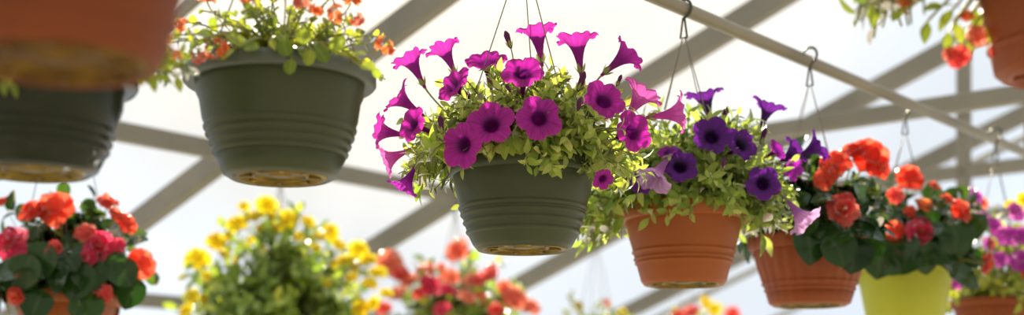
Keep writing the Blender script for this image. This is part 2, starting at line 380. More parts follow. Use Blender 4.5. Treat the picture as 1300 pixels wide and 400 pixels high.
    def trail(s, m, n, L, th0, th1, drop, out, kind='spoon', wr=.5, per=10):
        """side shoots that spill over the rim and hang below it"""
        mb = MB(); ms = MB()
        for k in range(n):
            th = random.uniform(th0, th1); o = Vector((math.cos(th), math.sin(th), 0))
            b = o*s.toprad*.6+Vector((0, 0, s.h)); c = o*(s.toprad+out*random.uniform(.6, 1.1))+Vector((0, 0, s.h+random.uniform(.02, .08)))
            e = o*(s.toprad+out*random.uniform(.5, 1.2))+Vector((0, 0, s.h-drop*random.uniform(.2, 1.0)))
            pts = bez(b, c, e, 8); tube(ms, pts, .0014, 4, .5, False)
            for i in range(per):
                t = .45+.55*(i+random.random()*.5)/per; p = b*(1-t)**2+c*2*t*(1-t)+e*t*t
                al = (rvec()+o*.8+Vector((0, 0, .2))).normalized(); l = L*random.uniform(.65, 1.2)
                if s.hid(p+al*l*.5, p+al*l): continue
                leaf(mb, p, al, Vector((0, 0, .8))+o*.5+rvec()*.4, l, l*wr, kind, random.uniform(.1, .5), .3, min(1, max(0, random.gauss(.45, .25))))
        mb.build('foliage', m, s.root); ms.build('stems', M['stem'], s.root)
    # --- single leaves placed where the photo shows a distinct one
    def bigleaf(s, lst, m, kind='round', name='leaf', front=1.0, wr=.85, curl=.35, sc=.85, jit=.4):
        for (px, py, L, ax, az, tilt) in lst:
            L *= sc; ax += random.uniform(-jit, jit); az += random.uniform(-jit, jit)*.8; tilt += random.uniform(-.2, .5)
            p = s.pt(px, py, front); l = L/F*(s.d)
            al = Vector((ax, -.25, az)).normalized(); nn = Vector((random.uniform(-.3, .3), -1+tilt*.6, .5+tilt))
            mb = MB(); leaf(mb, p-al*l*.5, al, nn, l, l*wr, kind, curl*random.uniform(.6, 1.3), .12, random.uniform(.05, .65), 7)
            q = p-al*l*.5; c0 = s.core+Vector((0, 0, .02)); 
            tube(mb, bez(q, (q+c0)/2+Vector((0, 0, .04)), c0, 6), .0018, 5, .8, False)
            mb.build(name, m, s.root)
    def hid(s, *ps):
        return any((q-c).length < r for q in ps for c, r in s.blk)
    def pt(s, px, py, front=1.0, off=0.0):
        """point on the front of the plant's dome seen at that place, in local coordinates"""
        d = s.d; rx, ry, rz = s.R3
        for _ in range(4):
            p = at(px, py, d)-s.base-s.core
            q = 1-(p.x/rx)**2-(p.z/rz)**2
            d = s.d-front*ry*math.sqrt(max(q, 0.0))-off
        return at(px, py, d)-s.base
    def flower(s, kind, color, px, py, size, d, stalk=True, front=1.0, label=None, k=None, name='flower', centre=None, off=0.0):
        p = s.pt(px, py, front, off); dep = (p+s.base).y; R = size/2/F*dep*{'open': 1.12, 'trumpet': 1.12}.get(kind, 1.0)
        dv = Vector((d[0], -d[2], d[1])).normalized()     # d = (right, up, towards the camera)
        if k is None: k = random.randrange(NV[kind])
        o = link(name, flower_mesh(kind, color, k), s.root)
        mtx = place_matrix(p, dv, R, random.uniform(0, 6.28)); o.matrix_local = mtx
        s.blk.append((p+dv*R*.15, R*1.02)); s.blk.append((p+dv*R*1.0+Vector((0, -R*.3, 0)), R*.9))
        if label: o['label'] = label
        inv = mtx.inverted()
        back = {'open': 1.40, 'trumpet': 1.70}.get(kind, .12)
        if stalk:
            mb = MB(); b0 = Vector((0, 0, -back)); tgt = inv @ (s.core+Vector((p.x*.35, p.y*.35-0*s.core.y, .03)))
            L = (tgt-b0).length; c = b0+Vector((0, 0, -min(.9, L*.4)))
            pr = .05 if kind in PROF else .055
            tube(mb, bez(b0, c, tgt, 9), [pr*1.2, pr]+[pr*.9]*7, 6, .6, False)
            if kind in PROF:
                # five narrow sepals clasping the tube
                for i in range(5):
                    th = i*1.2566; rd = Vector((math.cos(th), math.sin(th), 0))
                    leaf(mb, b0+rd*.05-Vector((0, 0, .02)), Vector((0, 0, 1))+rd*.35, rd, .55, .20, 'lance', -.15, .2, .5)
            mb.build('calyx' if kind in PROF else 'stalk', M['stem'], o)
        if centre:
            mb = MB(); rg = random.Random(k)
            for i in range(14):
                a = i*2.4; r = .05+.012*i; q = Vector((r*math.cos(a), r*math.sin(a), .02))
                tube(mb, [q, q*1.15+Vector((0, 0, .16)), q*1.2+Vector((0, 0, .22))], [.018, .018, .035], 5, rg.random())
            mb.build('stamens', M['stamen'], o)
        return o
    def bud(s, px, py, size, d, m='bud', front=1.0):
        p = s.pt(px, py, front); dep = (p+s.base).y; L = size/F*dep; dv = Vector((d[0], -d[2], d[1])).normalized()
        mb = MB(); pts = [p+dv*(L*t) for t in (-.5, -.3, 0, .25, .42, .5)]
        tube(mb, pts, [L*.07, L*.10, L*.15, L*.17, L*.09, L*.01], 10, random.random())
        o = mb.build('bud', M[m], s.root)
        mb = MB(); tgt = s.core+Vector((p.x*.4, p.y*.4, .03))
        tube(mb, bez(pts[0], pts[0]-dv*L*.8, tgt, 7), .0012, 5, .5, False)
        x, y, z = frame(dv)
        for i in range(5):
            rd = x*math.cos(i*1.2566)+y*math.sin(i*1.2566)
            leaf(mb, pts[0]+rd*L*.06, dv+rd*.3, rd, L*.45, L*.14, 'lance', -.1, .2, .5)
        mb.build('calyx', M['stem'], o)

def ridged(pts, ridges, h=0.0018, w=0.0035):
    """insert raised bands into a straight-ish wall profile at heights ridges"""
    def r_at(z):
        for (r0, z0), (r1, z1) in zip(pts, pts[1:]):
            if z0 <= z <= z1: return r0+(r1-r0)*(z-z0)/max(z1-z0, 1e-6)
        return pts[-1][0]
    zs = sorted(set([z for _, z in pts]+[z+dz for z in ridges for dz in (-w*1.6, -w, -w*.35, w*.35, w, w*1.6)]))
    out = []
    for z in zs:
        r = r_at(z); e = 0
        for q in ridges:
            t = abs(z-q)/w
            if t < 1.0: e = h*(1-max(0, t-.35)/.65)
            elif t <= 1.61: e = -h*.55
        out.append((r+e, z))
    return out

# ================================================================= setting
def setting(o, label):
    o['kind'] = 'structure'; o['label'] = label; return o
VMIN, VMAX, EAVE, RIDGE = -4.02, 8.6, -6.2, 2.2
UR = 2*RIDGE-EAVE
def zz(u): return roofz(u) if u <= RIDGE else roofz(2*RIDGE-u)
mb = MB(); mb.add([uv2(EAVE, VMIN, 0), uv2(UR, VMIN, 0), uv2(UR, VMAX, 0), uv2(EAVE, VMAX, 0)], [(0, 1, 2, 3)])
setting(mb.build('floor', M['gravel'], smooth=False), 'pale gravel floor of the greenhouse')
def sheet(name, q, label):
    mb = MB(); mb.add(q, [(0, 1, 2, 3)]); setting(mb.build(name, M['film'], smooth=False), label)
T = .062
sheet('ceiling', [uv2(EAVE, VMIN, zz(EAVE)+T), uv2(EAVE, VMAX, zz(EAVE)+T), uv2(RIDGE, VMAX, zz(RIDGE)+T), uv2(RIDGE, VMIN, zz(RIDGE)+T)], 'milky film covering the sloping greenhouse roof above the baskets')
sheet('ceiling_far_slope', [uv2(RIDGE, VMIN, zz(RIDGE)+T), uv2(RIDGE, VMAX, zz(RIDGE)+T), uv2(UR, VMAX, zz(UR)+T), uv2(UR, VMIN, zz(UR)+T)], 'milky film on the other slope of the greenhouse roof')
sheet('wall_left', [uv2(EAVE, VMIN, 0), uv2(EAVE, VMAX, 0), uv2(EAVE, VMAX, zz(EAVE)+T), uv2(EAVE, VMIN, zz(EAVE)+T)], 'low film side wall under the eave')
sheet('wall_right', [uv2(UR, VMIN, 0), uv2(UR, VMAX, 0), uv2(UR, VMAX, zz(UR)+T), uv2(UR, VMIN, zz(UR)+T)], 'film side wall of the far slope')
for nm, v, lb in (('wall_back', VMAX, 'far gable end of the greenhouse'), ('wall_front', VMIN, 'gable end of the greenhouse behind the viewer')):
    mb = MB(); mb.add([uv2(EAVE, v, 0), uv2(UR, v, 0), uv2(UR, v, zz(UR)+T), uv2(RIDGE, v, zz(RIDGE)+T), uv2(EAVE, v, zz(EAVE)+T)], [(0, 1, 2, 3, 4)])
    setting(mb.build(nm, M['film'], smooth=False), lb)
trim = [0]
def beam(a, b, w, h, label, m='beam', up=Vector((0, 0, 1))):
    trim[0] += 1; mb = MB(); box_between(mb, a, b, w, h, up)
    return setting(mb.build('trim_%d' % trim[0], M[m], smooth=False), label)
def pipe(a, b, r, label, m='pipe'):
    trim[0] += 1; mb = MB(); tube(mb, [a+(b-a)*(k/8) for k in range(9)], r, 16)
    return setting(mb.build('trim_%d' % trim[0], M[m]), label)
V1 = 3.18
rn = {0: 'behind the dark green basket', 1: 'from the yellow plant up to the top edge', 2: 'behind the big magenta petunia basket', 3: 'behind the violet petunia basket', 4: 'behind the two red begonia baskets'}
for k in range(-6, 4):
    v = V1+1.2*k
    beam(uv2(EAVE, v, zz(EAVE)), uv2(RIDGE, v, zz(RIDGE)), .052, .085, 'grey sloping roof rafter '+rn.get(k, 'number %d along the roof' % (k+7)) if k in rn else 'grey sloping roof rafter, out of the picture')
    beam(uv2(UR, v, zz(UR)), uv2(RIDGE, v, zz(RIDGE)), .065, .10, 'roof rafter on the other slope')
for k in list(range(-6, 0))+[3, 4]:   # slim glazing bars lying on the outside of the film
    v = V1+1.2*k+.6
    beam(uv2(EAVE, v, zz(EAVE)+T+.02), uv2(RIDGE, v, zz(RIDGE)+T+.02), .035, .03, 'slim glazing bar outside the roof film')
for u, lb in ((EAVE, 'eave beam at the foot of the roof'), (-5.0, 'low roof purlin crossing the bottom left corner'), (-3.85, 'thin roof purlin behind the baskets, running down to the right'), (-1.6, 'high roof purlin above the picture'), (0.6, 'roof purlin overhead'), (RIDGE, 'ridge beam of the roof')):
    beam(uv2(u, VMIN, zz(u)-.03), uv2(u, VMAX, zz(u)-.03), .05, .06, lb)
for k, lb in ((1, 'horizontal tie beam crossing behind the hanging pipe at the right'), (2, 'lower horizontal tie beam behind the red begonias'), (3, 'far horizontal tie beam')):
    v = V1+1.2*k; u = -3.69
    beam(uv2(u, v, 2.53), uv2(2*RIDGE-u, v, 2.53), .05, .055, lb)
b = uv2(-2.22, V1+2.4, 0); beam(b, Vector((b.x, b.y, roofz(-2.22))), .05, .05, 'upright support post by the right edge', up=Vector((CS, -SN, 0)))
PZ = 2.362-.018
UROW = -1.545
pipe(uv2(UROW, VMIN+.1, PZ), uv2(UROW, V1+1.2*1+.02, PZ), .014, 'galvanised pipe carrying the front row of baskets, top right')
for u, lb in ((UROW, 'front'), (-1.02, 'second'), (-.569, 'third')):
    pipe(uv2(u, V1+1.2, PZ), uv2(u, V1+1.2, 2.53), .006, 'short rod holding the %s hanging pipe under the tie beam' % lb)
    pipe(uv2(u, V1-4.2, PZ), uv2(u, V1-4.2, roofz(u)), .006, 'long rod holding the %s hanging pipe under the roof, out of the picture' % lb)
pipe(uv2(-1.02, VMIN+.1, PZ), uv2(-1.02, V1+1.22, PZ), .014, 'second hanging pipe, above the picture')
pipe(uv2(-.569, VMIN+.1, PZ), uv2(-.569, V1+1.22, PZ), .014, 'third hanging pipe, above the picture')

# ================================================================= front row of baskets
ROW = 'hanging baskets along the front pipe'
def xz(z, top=True): return z
# --- the big magenta petunia (in focus)
B = Basket('large green basket full of bright magenta petunias in the middle', 664, 207, 2.46, .225, .195, .168, ROW, h=.153)
B.pot(ridged([(.080, 0), (.088, .010), (.097, .026), (.110, .066), (.119, .105), (.126, .148)], [.030, .046, .060, .072]), M['green_pot'],
      [(.122, .128), (.131, .130), (.133, .136), (.133, .149), (.130, .153), (.122, .153)])
B.hanger(3, 2.322, 2.362, 3.42, eye=.006)
mg = 'magenta'
for f in [('open', mg, 617, 75, 52, (-.15, .75, .6)), ('open', mg, 664, 90, 53, (.0, .55, .8)), ('open', mg, 685, 149, 52, (.1, .05, 1)),
          ('open', mg, 623, 157, 54, (-.1, .25, .95)), ('open', mg, 586, 184, 54, (-.55, -.1, .75)), ('open', mg, 768, 126, 52, (.25, .35, .9)),
          ('open', mg, 806, 167, 52, (.5, .05, .8)), ('open', mg, 575, 106, 50, (-.65, .5, .55)), ('open', mg, 522, 157, 46, (-.72, .2, .6)),
          ('trumpet', mg, 519, 72, 44, (-.45, .85, .1)), ('trumpet', mg, 562, 59, 42, (-.42, .9, .0)), ('trumpet', mg, 503, 122, 42, (-.75, .5, .2)),
          ('trumpet', mg, 480, 166, 40, (-.9, .1, .25)), ('trumpet', 'pinkmag', 490, 203, 38, (-.8, -.35, .1)), ('trumpet', 'violmag', 513, 238, 36, (-.45, -.85, .1)),
          ('trumpet', mg, 681, 36, 48, (-.15, .97, .05)), ('trumpet', mg, 732, 47, 50, (-.12, .97, .05)), ('trumpet', mg, 799, 66, 46, (.75, .62, .05)),
          ('trumpet', 'pinkmag', 818, 116, 50, (.45, .62, .45)), ('trumpet', 'pinkmag', 866, 143, 46, (.92, .1, .15)), ('open', mg, 766, 228, 26, (.3, -.5, .8))]:
    B.flower(*f, front=.95)
for b in [(645, 50, 24, (-.3, .9, 0)), (738, 103, 26, (.35, .9, .2)), (735, 134, 22, (.1, .8, .5)), (560, 158, 24, (-.1, .9, .3)), (646, 113, 16, (-.5, .7, .3)), (786, 102, 16, (.4, .9, .1))]:
    B.bud(*b)
B.foliage(M['petleaf'], 360, 15, .031, 'lance', .44, -22, 88, up=.75)
B.drape(M['petleaf'], 260, .032, 'spoon', .46)
B.trail(M['petleaf'], 10, .036, 2.6, 3.9, .05, .07, 'lance', .45)
# --- terracotta pot with violet petunias
B = Basket('smooth terracotta basket with violet petunias right of the magenta one', 868, 262, 2.85, .245, .21, .195, ROW, h=.160)
B.pot(ridged([(.080, 0), (.086, .008), (.099, .050), (.110, .095), (.121, .140), (.124, .156)], [.044, .052, .066]), M['terra'],
      [(.118, .128), (.130, .128), (.134, .131), (.1385, .154), (.1385, .158), (.135, .160), (.118, .160)])
B.hanger(4, 2.285, 2.362, .7)
vi = 'violet'
for f in [('trumpet', vi, 893, 117, 46, (-.25, .96, .1)), ('open', vi, 904, 172, 46, (-.05, .2, 1)), ('open', vi, 943, 182, 42, (.45, .3, .75)),
          ('open', vi, 970, 232, 44, (.15, .1, 1)), ('trumpet', vi, 977, 133, 38, (.35, .92, .05)), ('open', vi, 864, 210, 44, (.1, .3, .9)),
          ('open', vi, 815, 231, 28, (-.4, 0, .8)), ('open', 'violmag', 988, 190, 28, (.6, .3, .6)), ('trumpet', vi, 1013, 190, 38, (.7, .5, .4)),
          ('trumpet', vi, 1040, 184, 38, (.85, .5, .1)), ('open', 'violmag', 847, 192, 26, (-.3, .7, .5)), ('trumpet', 'violmag', 1008, 215, 26, (.3, -.3, .7))]:
    B.flower(*f, front=.95)
B.flower('trumpet', 'lilac', 1022, 281, 42, (.55, -.75, .25), label='pale lilac flower hanging down', off=.05)
B.flower('trumpet', 'lilac', 828, 228, 46, (-.55, -.75, .35), label='pale lilac flower hanging over the rim', off=.02)
for b in [(919, 146, 24, (.4, .85, .2)), (969, 172, 22, (.3, .9, .2)), (984, 246, 16, (.8, .3, .5)), (918, 208, 18, (.2, .8, .4)), (890, 155, 14, (0, 1, 0))]: B.bud(*b)

B.foliage(M['petleaf_cool'], 340, 14, .036, 'lance', .44, -20, 88, up=.75)
B.drape(M['petleaf_cool'], 220, .036, 'spoon', .46)
B.trail(M['petleaf_cool'], 26, .040, 2.5, 3.9, .085, .07, 'lance', .45)
B.trail(M['petleaf_cool'], 20, .040, -.7, .5, .075, .05, 'lance', .45)
# --- green pot at upper left with orange geraniums
B = Basket('green basket with a flared grey rim and orange geraniums at upper left', 356, 92, 2.04, .175, .15, .125, ROW, h=.155)
B.pot(ridged([(.072, 0), (.082, .006), (.094, .030), (.106, .062), (.112, .085), (.116, .112), (.1205, .1215), (.1215, .150)], [.036, .048, .060, .071]), M['green_pot'],
      [(.118, .137), (.130, .134), (.136, .135), (.1385, .138), (.1385, .150), (.136, .155), (.118, .155)], M['grey_rim'])
B.hanger(3, 2.30, 2.362, 4.0, eye=.014)
def gl(n): return n
for (x, y, s_, d) in [(262, -3, 40, (0, .8, .5)), (232, 34, 26, (-.6, .4, .5)), (276, 62, 38, (-.1, .1, 1)), (252, 72, 26, (-.3, 0, .9)), (362, -6, 40, (0, .9, .4)), (384, 4, 34, (0, .8, .5)),
                      (427, 20, 34, (.2, .5, .8)), (452, 25, 26, (.5, .4, .7)), (446, 2, 30, (.3, .8, .4)), (487, 60, 34, (.6, .4, .6)), (402, 12, 26, (.1, .6, .7)), (315, 2, 24, (0, .9, .4))]:
    B.flower('umbel', random.choice(['orange', 'orange', 'salmon']), x, y, s_, d, name='flower_head')
B.bigleaf([(300, 48, 44, -.2, .8, .2), (288, 66, 34, -.6, -.2, .2), (318, 58, 34, .5, .3, .2), (362, 60, 40, -.4, .5, .2), (385, 46, 36, .3, .8, .2), (408, 66, 42, .4, -.6, .2), (368, 84, 34, -.1, -1, 0),
           (428, 56, 40, .5, .6, .2), (392, 72, 34, -.2, -.8, 0), (466, 82, 34, .6, -.3, .1), (454, 66, 34, .6, .3, .2), (258, 42, 34, -.5, .5, .3), (246, 56, 26, -.6, -.2, .2), (270, 28, 22, .4, .8, .3), (478, 92, 22, .3, -.9, 0), (344, 50, 28, 0, .9, .2)], M['gerleaf'], 'fan', wr=.85, sc=.54)

B.foliage(M['gerleaf'], 100, 8, .018, 'fan', .85, -10, 85, up=.9, cols=5, rmin=.45)
B.drape(M['gerleaf'], 24, .018, 'fan', .8, cols=5)
# --- darker green pot at the left edge
B = Basket('dark green basket at the left edge, wet and mossy underneath', 42, 84, 1.745, .185, .15, .12, ROW, h=.134)
B.pot(ridged([(.068, 0), (.078, .006), (.089, .026), (.100, .060), (.108, .085), (.113, .128)], [.030, .040, .052]), M['dark_pot'],
      [(.110, .108), (.124, .108), (.127, .112), (.127, .129), (.124, .134), (.110, .134)])
B.hanger(3, 2.26, 2.362, 1.2)
for (px, py, q) in ((124, 190, .0030), (113, 206, .0034), (92, 221, .0024), (107, 222, .0016), (108, 196, .0020), (134, 164, .0018)):
    zq = CAMZ+(HOR-py)/F*1.72-B.base.z; rq = (.074 if py > 215 else .0845 if py > 200 else .090 if py > 180 else .099)
    xq = (px-650)/F*1.72-B.base.x; xq = rq*random.uniform(.955, .995) if px > 106 else min(xq, rq*.9); q *= 1.5; yq = -math.sqrt(max(rq*rq-xq*xq, 0)); mb = MB()
    lathe(mb, [(q*math.sin(a*math.pi/8), -q*math.cos(a*math.pi/8)) for a in range(9)], 12)
    mb.v = [(x+xq, y+yq, z+zq) for x, y, z in mb.v]; mb.build('water_drop', M['water'], B.root)
for (x, y, s_, d) in [(217, 50, 16, (.4, .4, .8)), (224, 69, 18, (.4, .1, .8)), (205, 40, 14, (.3, .6, .7))]:
    B.flower('umbel', 'orange', x, y, s_, d, name='flower_head')
B.bigleaf([(183, 92, 30, .4, -.8, .2), (200, 86, 30, .5, .5, .2), (214, 76, 26, .3, .8, .2), (194, 104, 28, .2, -.9, 0), (205, 98, 24, .7, -.3, .2), (227, 106, 26, .6, -.5, .1), (212, 62, 20, .4, .8, .2),
           (176, 100, 20, .5, -.4, 0), (10, 96, 30, .3, -.8, .1), (4, 108, 30, .2, -.9, .1), (18, 112, 24, .7, -.5, .1), (2, 92, 26, -.2, .8, .1), (234, 78, 18, .6, .5, .2)], M['gerleaf'], 'lance', front=.9, wr=.5)

B.foliage(M['gerleaf'], 60, 7, .022, 'fan', .85, -15, 85, up=.9, cols=5, rmin=.5)
B.trail(M['gerleaf'], 26, .024, -.9, .55, .005, .062, 'lance', .5, 7)
# --- fluted terracotta with red begonias
B = Basket('fluted terracotta basket with orange red begonias and dark leaves', 1028, 301, 3.21, .20, .18, .20, ROW, h=.158)
def flt(th, z):
    if z > .122 or z < .002: return 1
    if z > .046: return 1+.045*(abs(math.cos(13*th))**.8-.5)
    return 1+.010*math.cos(26*th)*(z > .02)
B.pot(ridged([(.082, 0), (.092, .006), (.099, .030), (.106, .052), (.117, .090), (.125, .120), (.128, .154)], [.036, .050]), M['terra_dark'],
      [(.124, .126), (.134, .124), (.138, .128), (.141, .150), (.138, .157), (.124, .158)], fl=flt, rimfl=lambda th, z: 1+.010*math.cos(26*th))
B.hanger(4, 2.275, 2.362, .5)
for f in [('single', 'red', 1103, 199, 60, (.1, .35, .9), 0), ('single', 'red', 1060, 207, 46, (-.1, .5, .8), 0), ('single', 'red', 1047, 226, 36, (-.5, .2, .8), 0), ('rosette', 'coral', 1070, 267, 50, (-.1, .25, 1), 1),
          ('single', 'red', 1084, 192, 40, (-.2, .7, .6), 0), ('single', 'red', 1118, 214, 32, (.4, .1, .8), 0)]:
    B.flower(*f[:6], centre=f[6])
B.bigleaf([(1030, 310, 54, -.1, -1, .1), (1062, 294, 44, -.5, -.7, .2), (1085, 322, 50, .1, -1, .1), (1066, 316, 48, -.2, -.9, .2), (1104, 292, 44, .5, -.6, .2), (1018, 282, 40, -.8, -.4, .2), (1045, 250, 34, -.5, .5, .3), (1095, 246, 36, .4, .5, .3),
           (1100, 318, 46, .3, -.9, .1), (1112, 258, 34, .6, .2, .3)], M['begleaf'], wr=1.05, sc=.9, jit=1.0)
B.foliage(M['begleaf'], 60, 7, .058, 'round', .8, -12, 85, up=.8, cols=5, rmin=.45)
B.drape(M['begleaf'], 60, .050, 'round', .8, cols=5)
# --- lime pot
B = Basket('lime yellow basket with coral begonias near the right edge', 1149, 336, 3.72, .24, .20, .25, ROW, h=.167)
B.pot([(.090, 0), (.098, .006), (.104, .04), (.113, .09), (.121, .13), (.126, .160)], M['lime_pot'],
      [(.122, .146), (.130, .146), (.132, .150), (.132, .164), (.130, .167), (.122, .167)], base_m=M['lime_pot'])
B.hanger(4, 2.27, 2.362, .5)
for f in [('single', 'red', 1155, 227, 44, (.1, .4, .9), 0), ('single', 'coral', 1137, 249, 26, (-.2, .3, .9), 0), ('rosette', 'pinkred', 1167, 294, 42, (.05, .1, 1), 1), ('single', 'red', 1136, 293, 30, (-.3, 0, .9), 0),
          ('single', 'red', 1221, 268, 38, (.4, .3, .8), 0), ('single', 'purplepink', 1240, 248, 26, (.5, .5, .6), 0), ('single', 'red', 1253, 336, 34, (.7, -.2, .5), 0), ('single', 'red', 1257, 312, 26, (.8, .1, .4), 0),
          ('single', 'orange', 1174, 259, 26, (.1, .6, .7), 0), ('single', 'red', 1203, 252, 26, (.3, .7, .5), 0), ('single', 'red', 1156, 268, 20, (0, .4, .9), 0), ('single', 'red', 1186, 236, 22, (.2, .8, .4), 0)]:
    B.flower(*f[:6], centre=f[6])
B.bigleaf([(1119, 322, 60, -.1, -1, .1), (1150, 330, 40, -.2, -.9, .1), (1178, 326, 44, .1, -1, .1), (1190, 292, 44, .6, -.3, .3), (1226, 350, 46, .0, -1, .1), (1215, 306, 48, .7, -.5, .2), (1206, 326, 50, .5, -.8, .1), (1135, 272, 34, -.5, .3, .3),
           (1195, 262, 36, .5, .4, .3), (1180, 272, 34, .4, .3, .3), (1148, 310, 40, -.4, -.7, .2), (1237, 286, 40, .8, .1, .2)], M['begleaf'], wr=1.05, sc=.9, jit=1.0)
B.foliage(M['begleaf'], 85, 7, .062, 'round', .78, -14, 85, up=.8, cols=5, rmin=.45)
B.drape(M['begleaf'], 60, .050, 'round', .8, cols=5)
# --- right edge
B = Basket('blurred terracotta basket with purple and pink flowers at the right edge', 1264, 380, 4.08, .27, .22, .29, ROW, h=.155)
B.pot(ridged([(.085, 0), (.10, .05), (.122, .15)], [.06]), M['terra_dark'], [(.120, .130), (.130, .130), (.132, .152), (.120, .155)])
B.hanger(4, 2.27, 2.362, .5)
for (x, y, s_, c) in [(1246, 278, 26, 'purplepink'), (1262, 288, 30, 'purplepink'), (1280, 300, 34, 'purplepink'), (1296, 330, 36, 'purplepink'), (1270, 330, 24, 'purplepink'), (1290, 270, 30, 'purplepink'), (1300, 255, 26, 'yellow'),
                      (1284, 262, 20, 'yellow'), (1246, 258, 20, 'salmon'), (1300, 300, 30, 'purplepink'), (1256, 310, 22, 'purplepink'), (1216, 358, 22, 'purplepink'), (1310, 350, 30, 'red'), (1232, 300, 20, 'purplepink'), (1320, 290, 30, 'purplepink')]:
    B.flower('single', c, x, y, s_, (random.uniform(-.4, .4), random.uniform(0, .6), .9))

B.foliage(M['gerleaf'], 90, 8, .05, 'lance', .5, -10, 85, up=.8, rmin=.45)
# ================================================================= rear baskets
REAR = 'blurred baskets hanging behind the front row'
dB = 3.47
B = Basket('terracotta basket of red begonias at the bottom left corner', 84, 372, dB, .245, .20, .25, REAR)
B.pot(ridged([(.085, 0), (.10, .05), (.128, .15)], [.05, .06]), M['terra'], [(.124, .122), (.136, .122), (.139, .152), (.124, .155)])
B.hanger(4, 2.40, roofz(-3.05)+.06, .3, pipe_r=.06)
for f in [('single', 'red', 72, 264, 54, (0, .4, .9), 0), ('single', 'red', 38, 268, 40, (-.3, .5, .8), 0), ('rosette', 'pinkred', 14, 308, 50, (-.2, .2, 1), 1), ('single', 'red', 137, 256, 34, (.3, .7, .5), 0), ('rosette', 'pinkred', 126, 312, 46, (.2, .2, 1), 1),
          ('single', 'coral', 108, 296, 30, (0, .4, .9), 0), ('single', 'pinkred', 110, 328, 28, (0, .2, 1), 0), ('single', 'red', 160, 282, 34, (.6, .4, .6), 0), ('single', 'red', 180, 334, 46, (.7, 0, .6), 0), ('single', 'coral', 130, 373, 28, (.2, -.1, 1), 0),
          ('single', 'red', 20, 376, 26, (-.2, -.1, 1), 0), ('single', 'coral', 68, 314, 24, (0, .3, .9), 0), ('single', 'red', 148, 272, 26, (.5, .6, .5), 0), ('single', 'pinkred', 150, 312, 24, (.4, .2, .8), 0), ('single', 'red', 2, 256, 22, (-.4, .6, .6), 0)]:
    B.flower(*f[:6], centre=f[6])
B.bigleaf([(50, 330, 50, -.3, -.7, .2), (95, 355, 56, .1, -1, .1), (30, 345, 50, -.5, -.7, .2), (115, 350, 46, .4, -.8, .2), (155, 345, 46, .7, -.5, .2), (70, 350, 46, -.2, -.9, .1), (110, 388, 44, .1, -1, .1), (45, 385, 44, -.1, -1, .1), (165, 372, 46, .3, -.9, .1),
           (140, 335, 40, .5, -.4, .2), (85, 325, 44, 0, -.8, .2), (15, 340, 54, -.7, -.3, .3), (172, 305, 34, .6, .4, .3)], M['begleaf'], wr=1.05, sc=.9, jit=1.0)
# roof purlin row
B.foliage(M['begleaf'], 85, 7, .062, 'round', .75, -14, 85, up=.8, cols=5, rmin=.4)
B.drape(M['begleaf'], 60, .050, 'round', .8, cols=5)
def rear(label, px, rim_py, rr, leafm, nst, per, L, kind, wr, flowers, potm, h=.17, pr=.15):
    dx = (px-650)/F; d = -3.85/(CS*dx-SN)
    B = Basket(label, px, rim_py, d, *rr, REAR, h=h)
    B.pot(ridged([(pr*.66, 0), (pr*.8, .06), (pr*.95, h-.006)], [.05]), M[potm], [(pr*.93, h-.03), (pr*1.02, h-.03), (pr*1.04, h-.003), (pr*.93, h)])
    B.hanger(4, 2.36, roofz(-3.85)+.005, .3, pipe_r=.034, wire_r=.0015)
    for (x, y, s_, c) in flowers:
        B.flower('single' if s_ > 18 else 'rosette', c, x, y, s_, (random.uniform(-.5, .5), random.uniform(.1, .9), .7), front=random.uniform(.6, 1.0))
    B.foliage(M[leafm], nst, per, L, kind, wr, -25, 88, up=.8, rmin=.3, start=.25)
    return B
ye = [(340, 262, 34), (300, 284, 32), (322, 274, 28), (367, 277, 30), (391, 282, 24), (250, 328, 38), (274, 306, 30), (420, 294, 26), (455, 318, 32), (468, 330, 28), (440, 330, 26), (243, 376, 26), (480, 346, 28), (458, 392, 30), (310, 262, 18), (352, 288, 18),
      (405, 300, 20), (236, 395, 26), (470, 360, 24), (430, 310, 22), (284, 322, 18), (402, 315, 16), (318, 305, 14), (446, 352, 20), (262, 350, 18), (380, 300, 16), (425, 335, 16), (300, 330, 12), (336, 316, 12), (415, 360, 14), (475, 385, 22), (260, 380, 16),
      (330, 290, 16), (290, 300, 16), (490, 372, 20), (232, 352, 14), (345, 275, 18), (450, 340, 16)]
rear('round basket of small yellow flowers under the upper left green pot', 356, 432, (.375, .32, .47), 'yelleaf', 420, 12, .075, 'lance', .48, [(*y, 'yellow') for y in ye], 'dark_pot')
pk = [(497, 336, 42, 'salmon'), (512, 348, 32, 'coral'), (580, 318, 40, 'salmon'), (540, 342, 30, 'salmon'), (546, 362, 36, 'pinkred'), (614, 352, 34, 'coral'), (624, 345, 24, 'coral'), (652, 378, 40, 'salmon'), (572, 352, 28, 'salmon'), (600, 356, 30, 'salmon'), (672, 388, 34, 'salmon'),
      (520, 356, 30, 'salmon'), (504, 372, 30, 'salmon'), (570, 368, 26, 'pinkred'), (592, 376, 26, 'salmon'), (640, 366, 26, 'salmon'), (560, 392, 26, 'pinkred'), (486, 392, 26, 'coral'), (630, 394, 26, 'coral'), (532, 372, 20, 'coral'), (608, 380, 22, 'coral'), (560, 340, 18, 'salmon')]
rear('blurred basket of coral pink flowers under the magenta petunias', 578, 438, (.35, .3, .40), 'yelleaf', 200, 9, .065, 'round', .75, pk, 'terra')
rear('faint basket of pale green shoots between the middle pots at the bottom edge', 757, 450, (.30, .28, .30), 'gerleaf', 80, 8, .07, 'lance', .42, [(735, 388, 14, 'yellow'), (770, 384, 12, 'orange'), (790, 396, 14, 'yellow')], 'terra', pr=.13)
rear('faint basket with coral and yellow flowers below the violet petunias at the bottom edge', 888, 448, (.27, .26, .28), 'gerleaf', 70, 8, .07, 'lance', .42, [(878, 396, 26, 'coral'), (860, 400, 20, 'coral'), (930, 398, 22, 'coral'), (896, 384, 20, 'yellow'), (908, 392, 20, 'yellow')], 'terra', pr=.13)

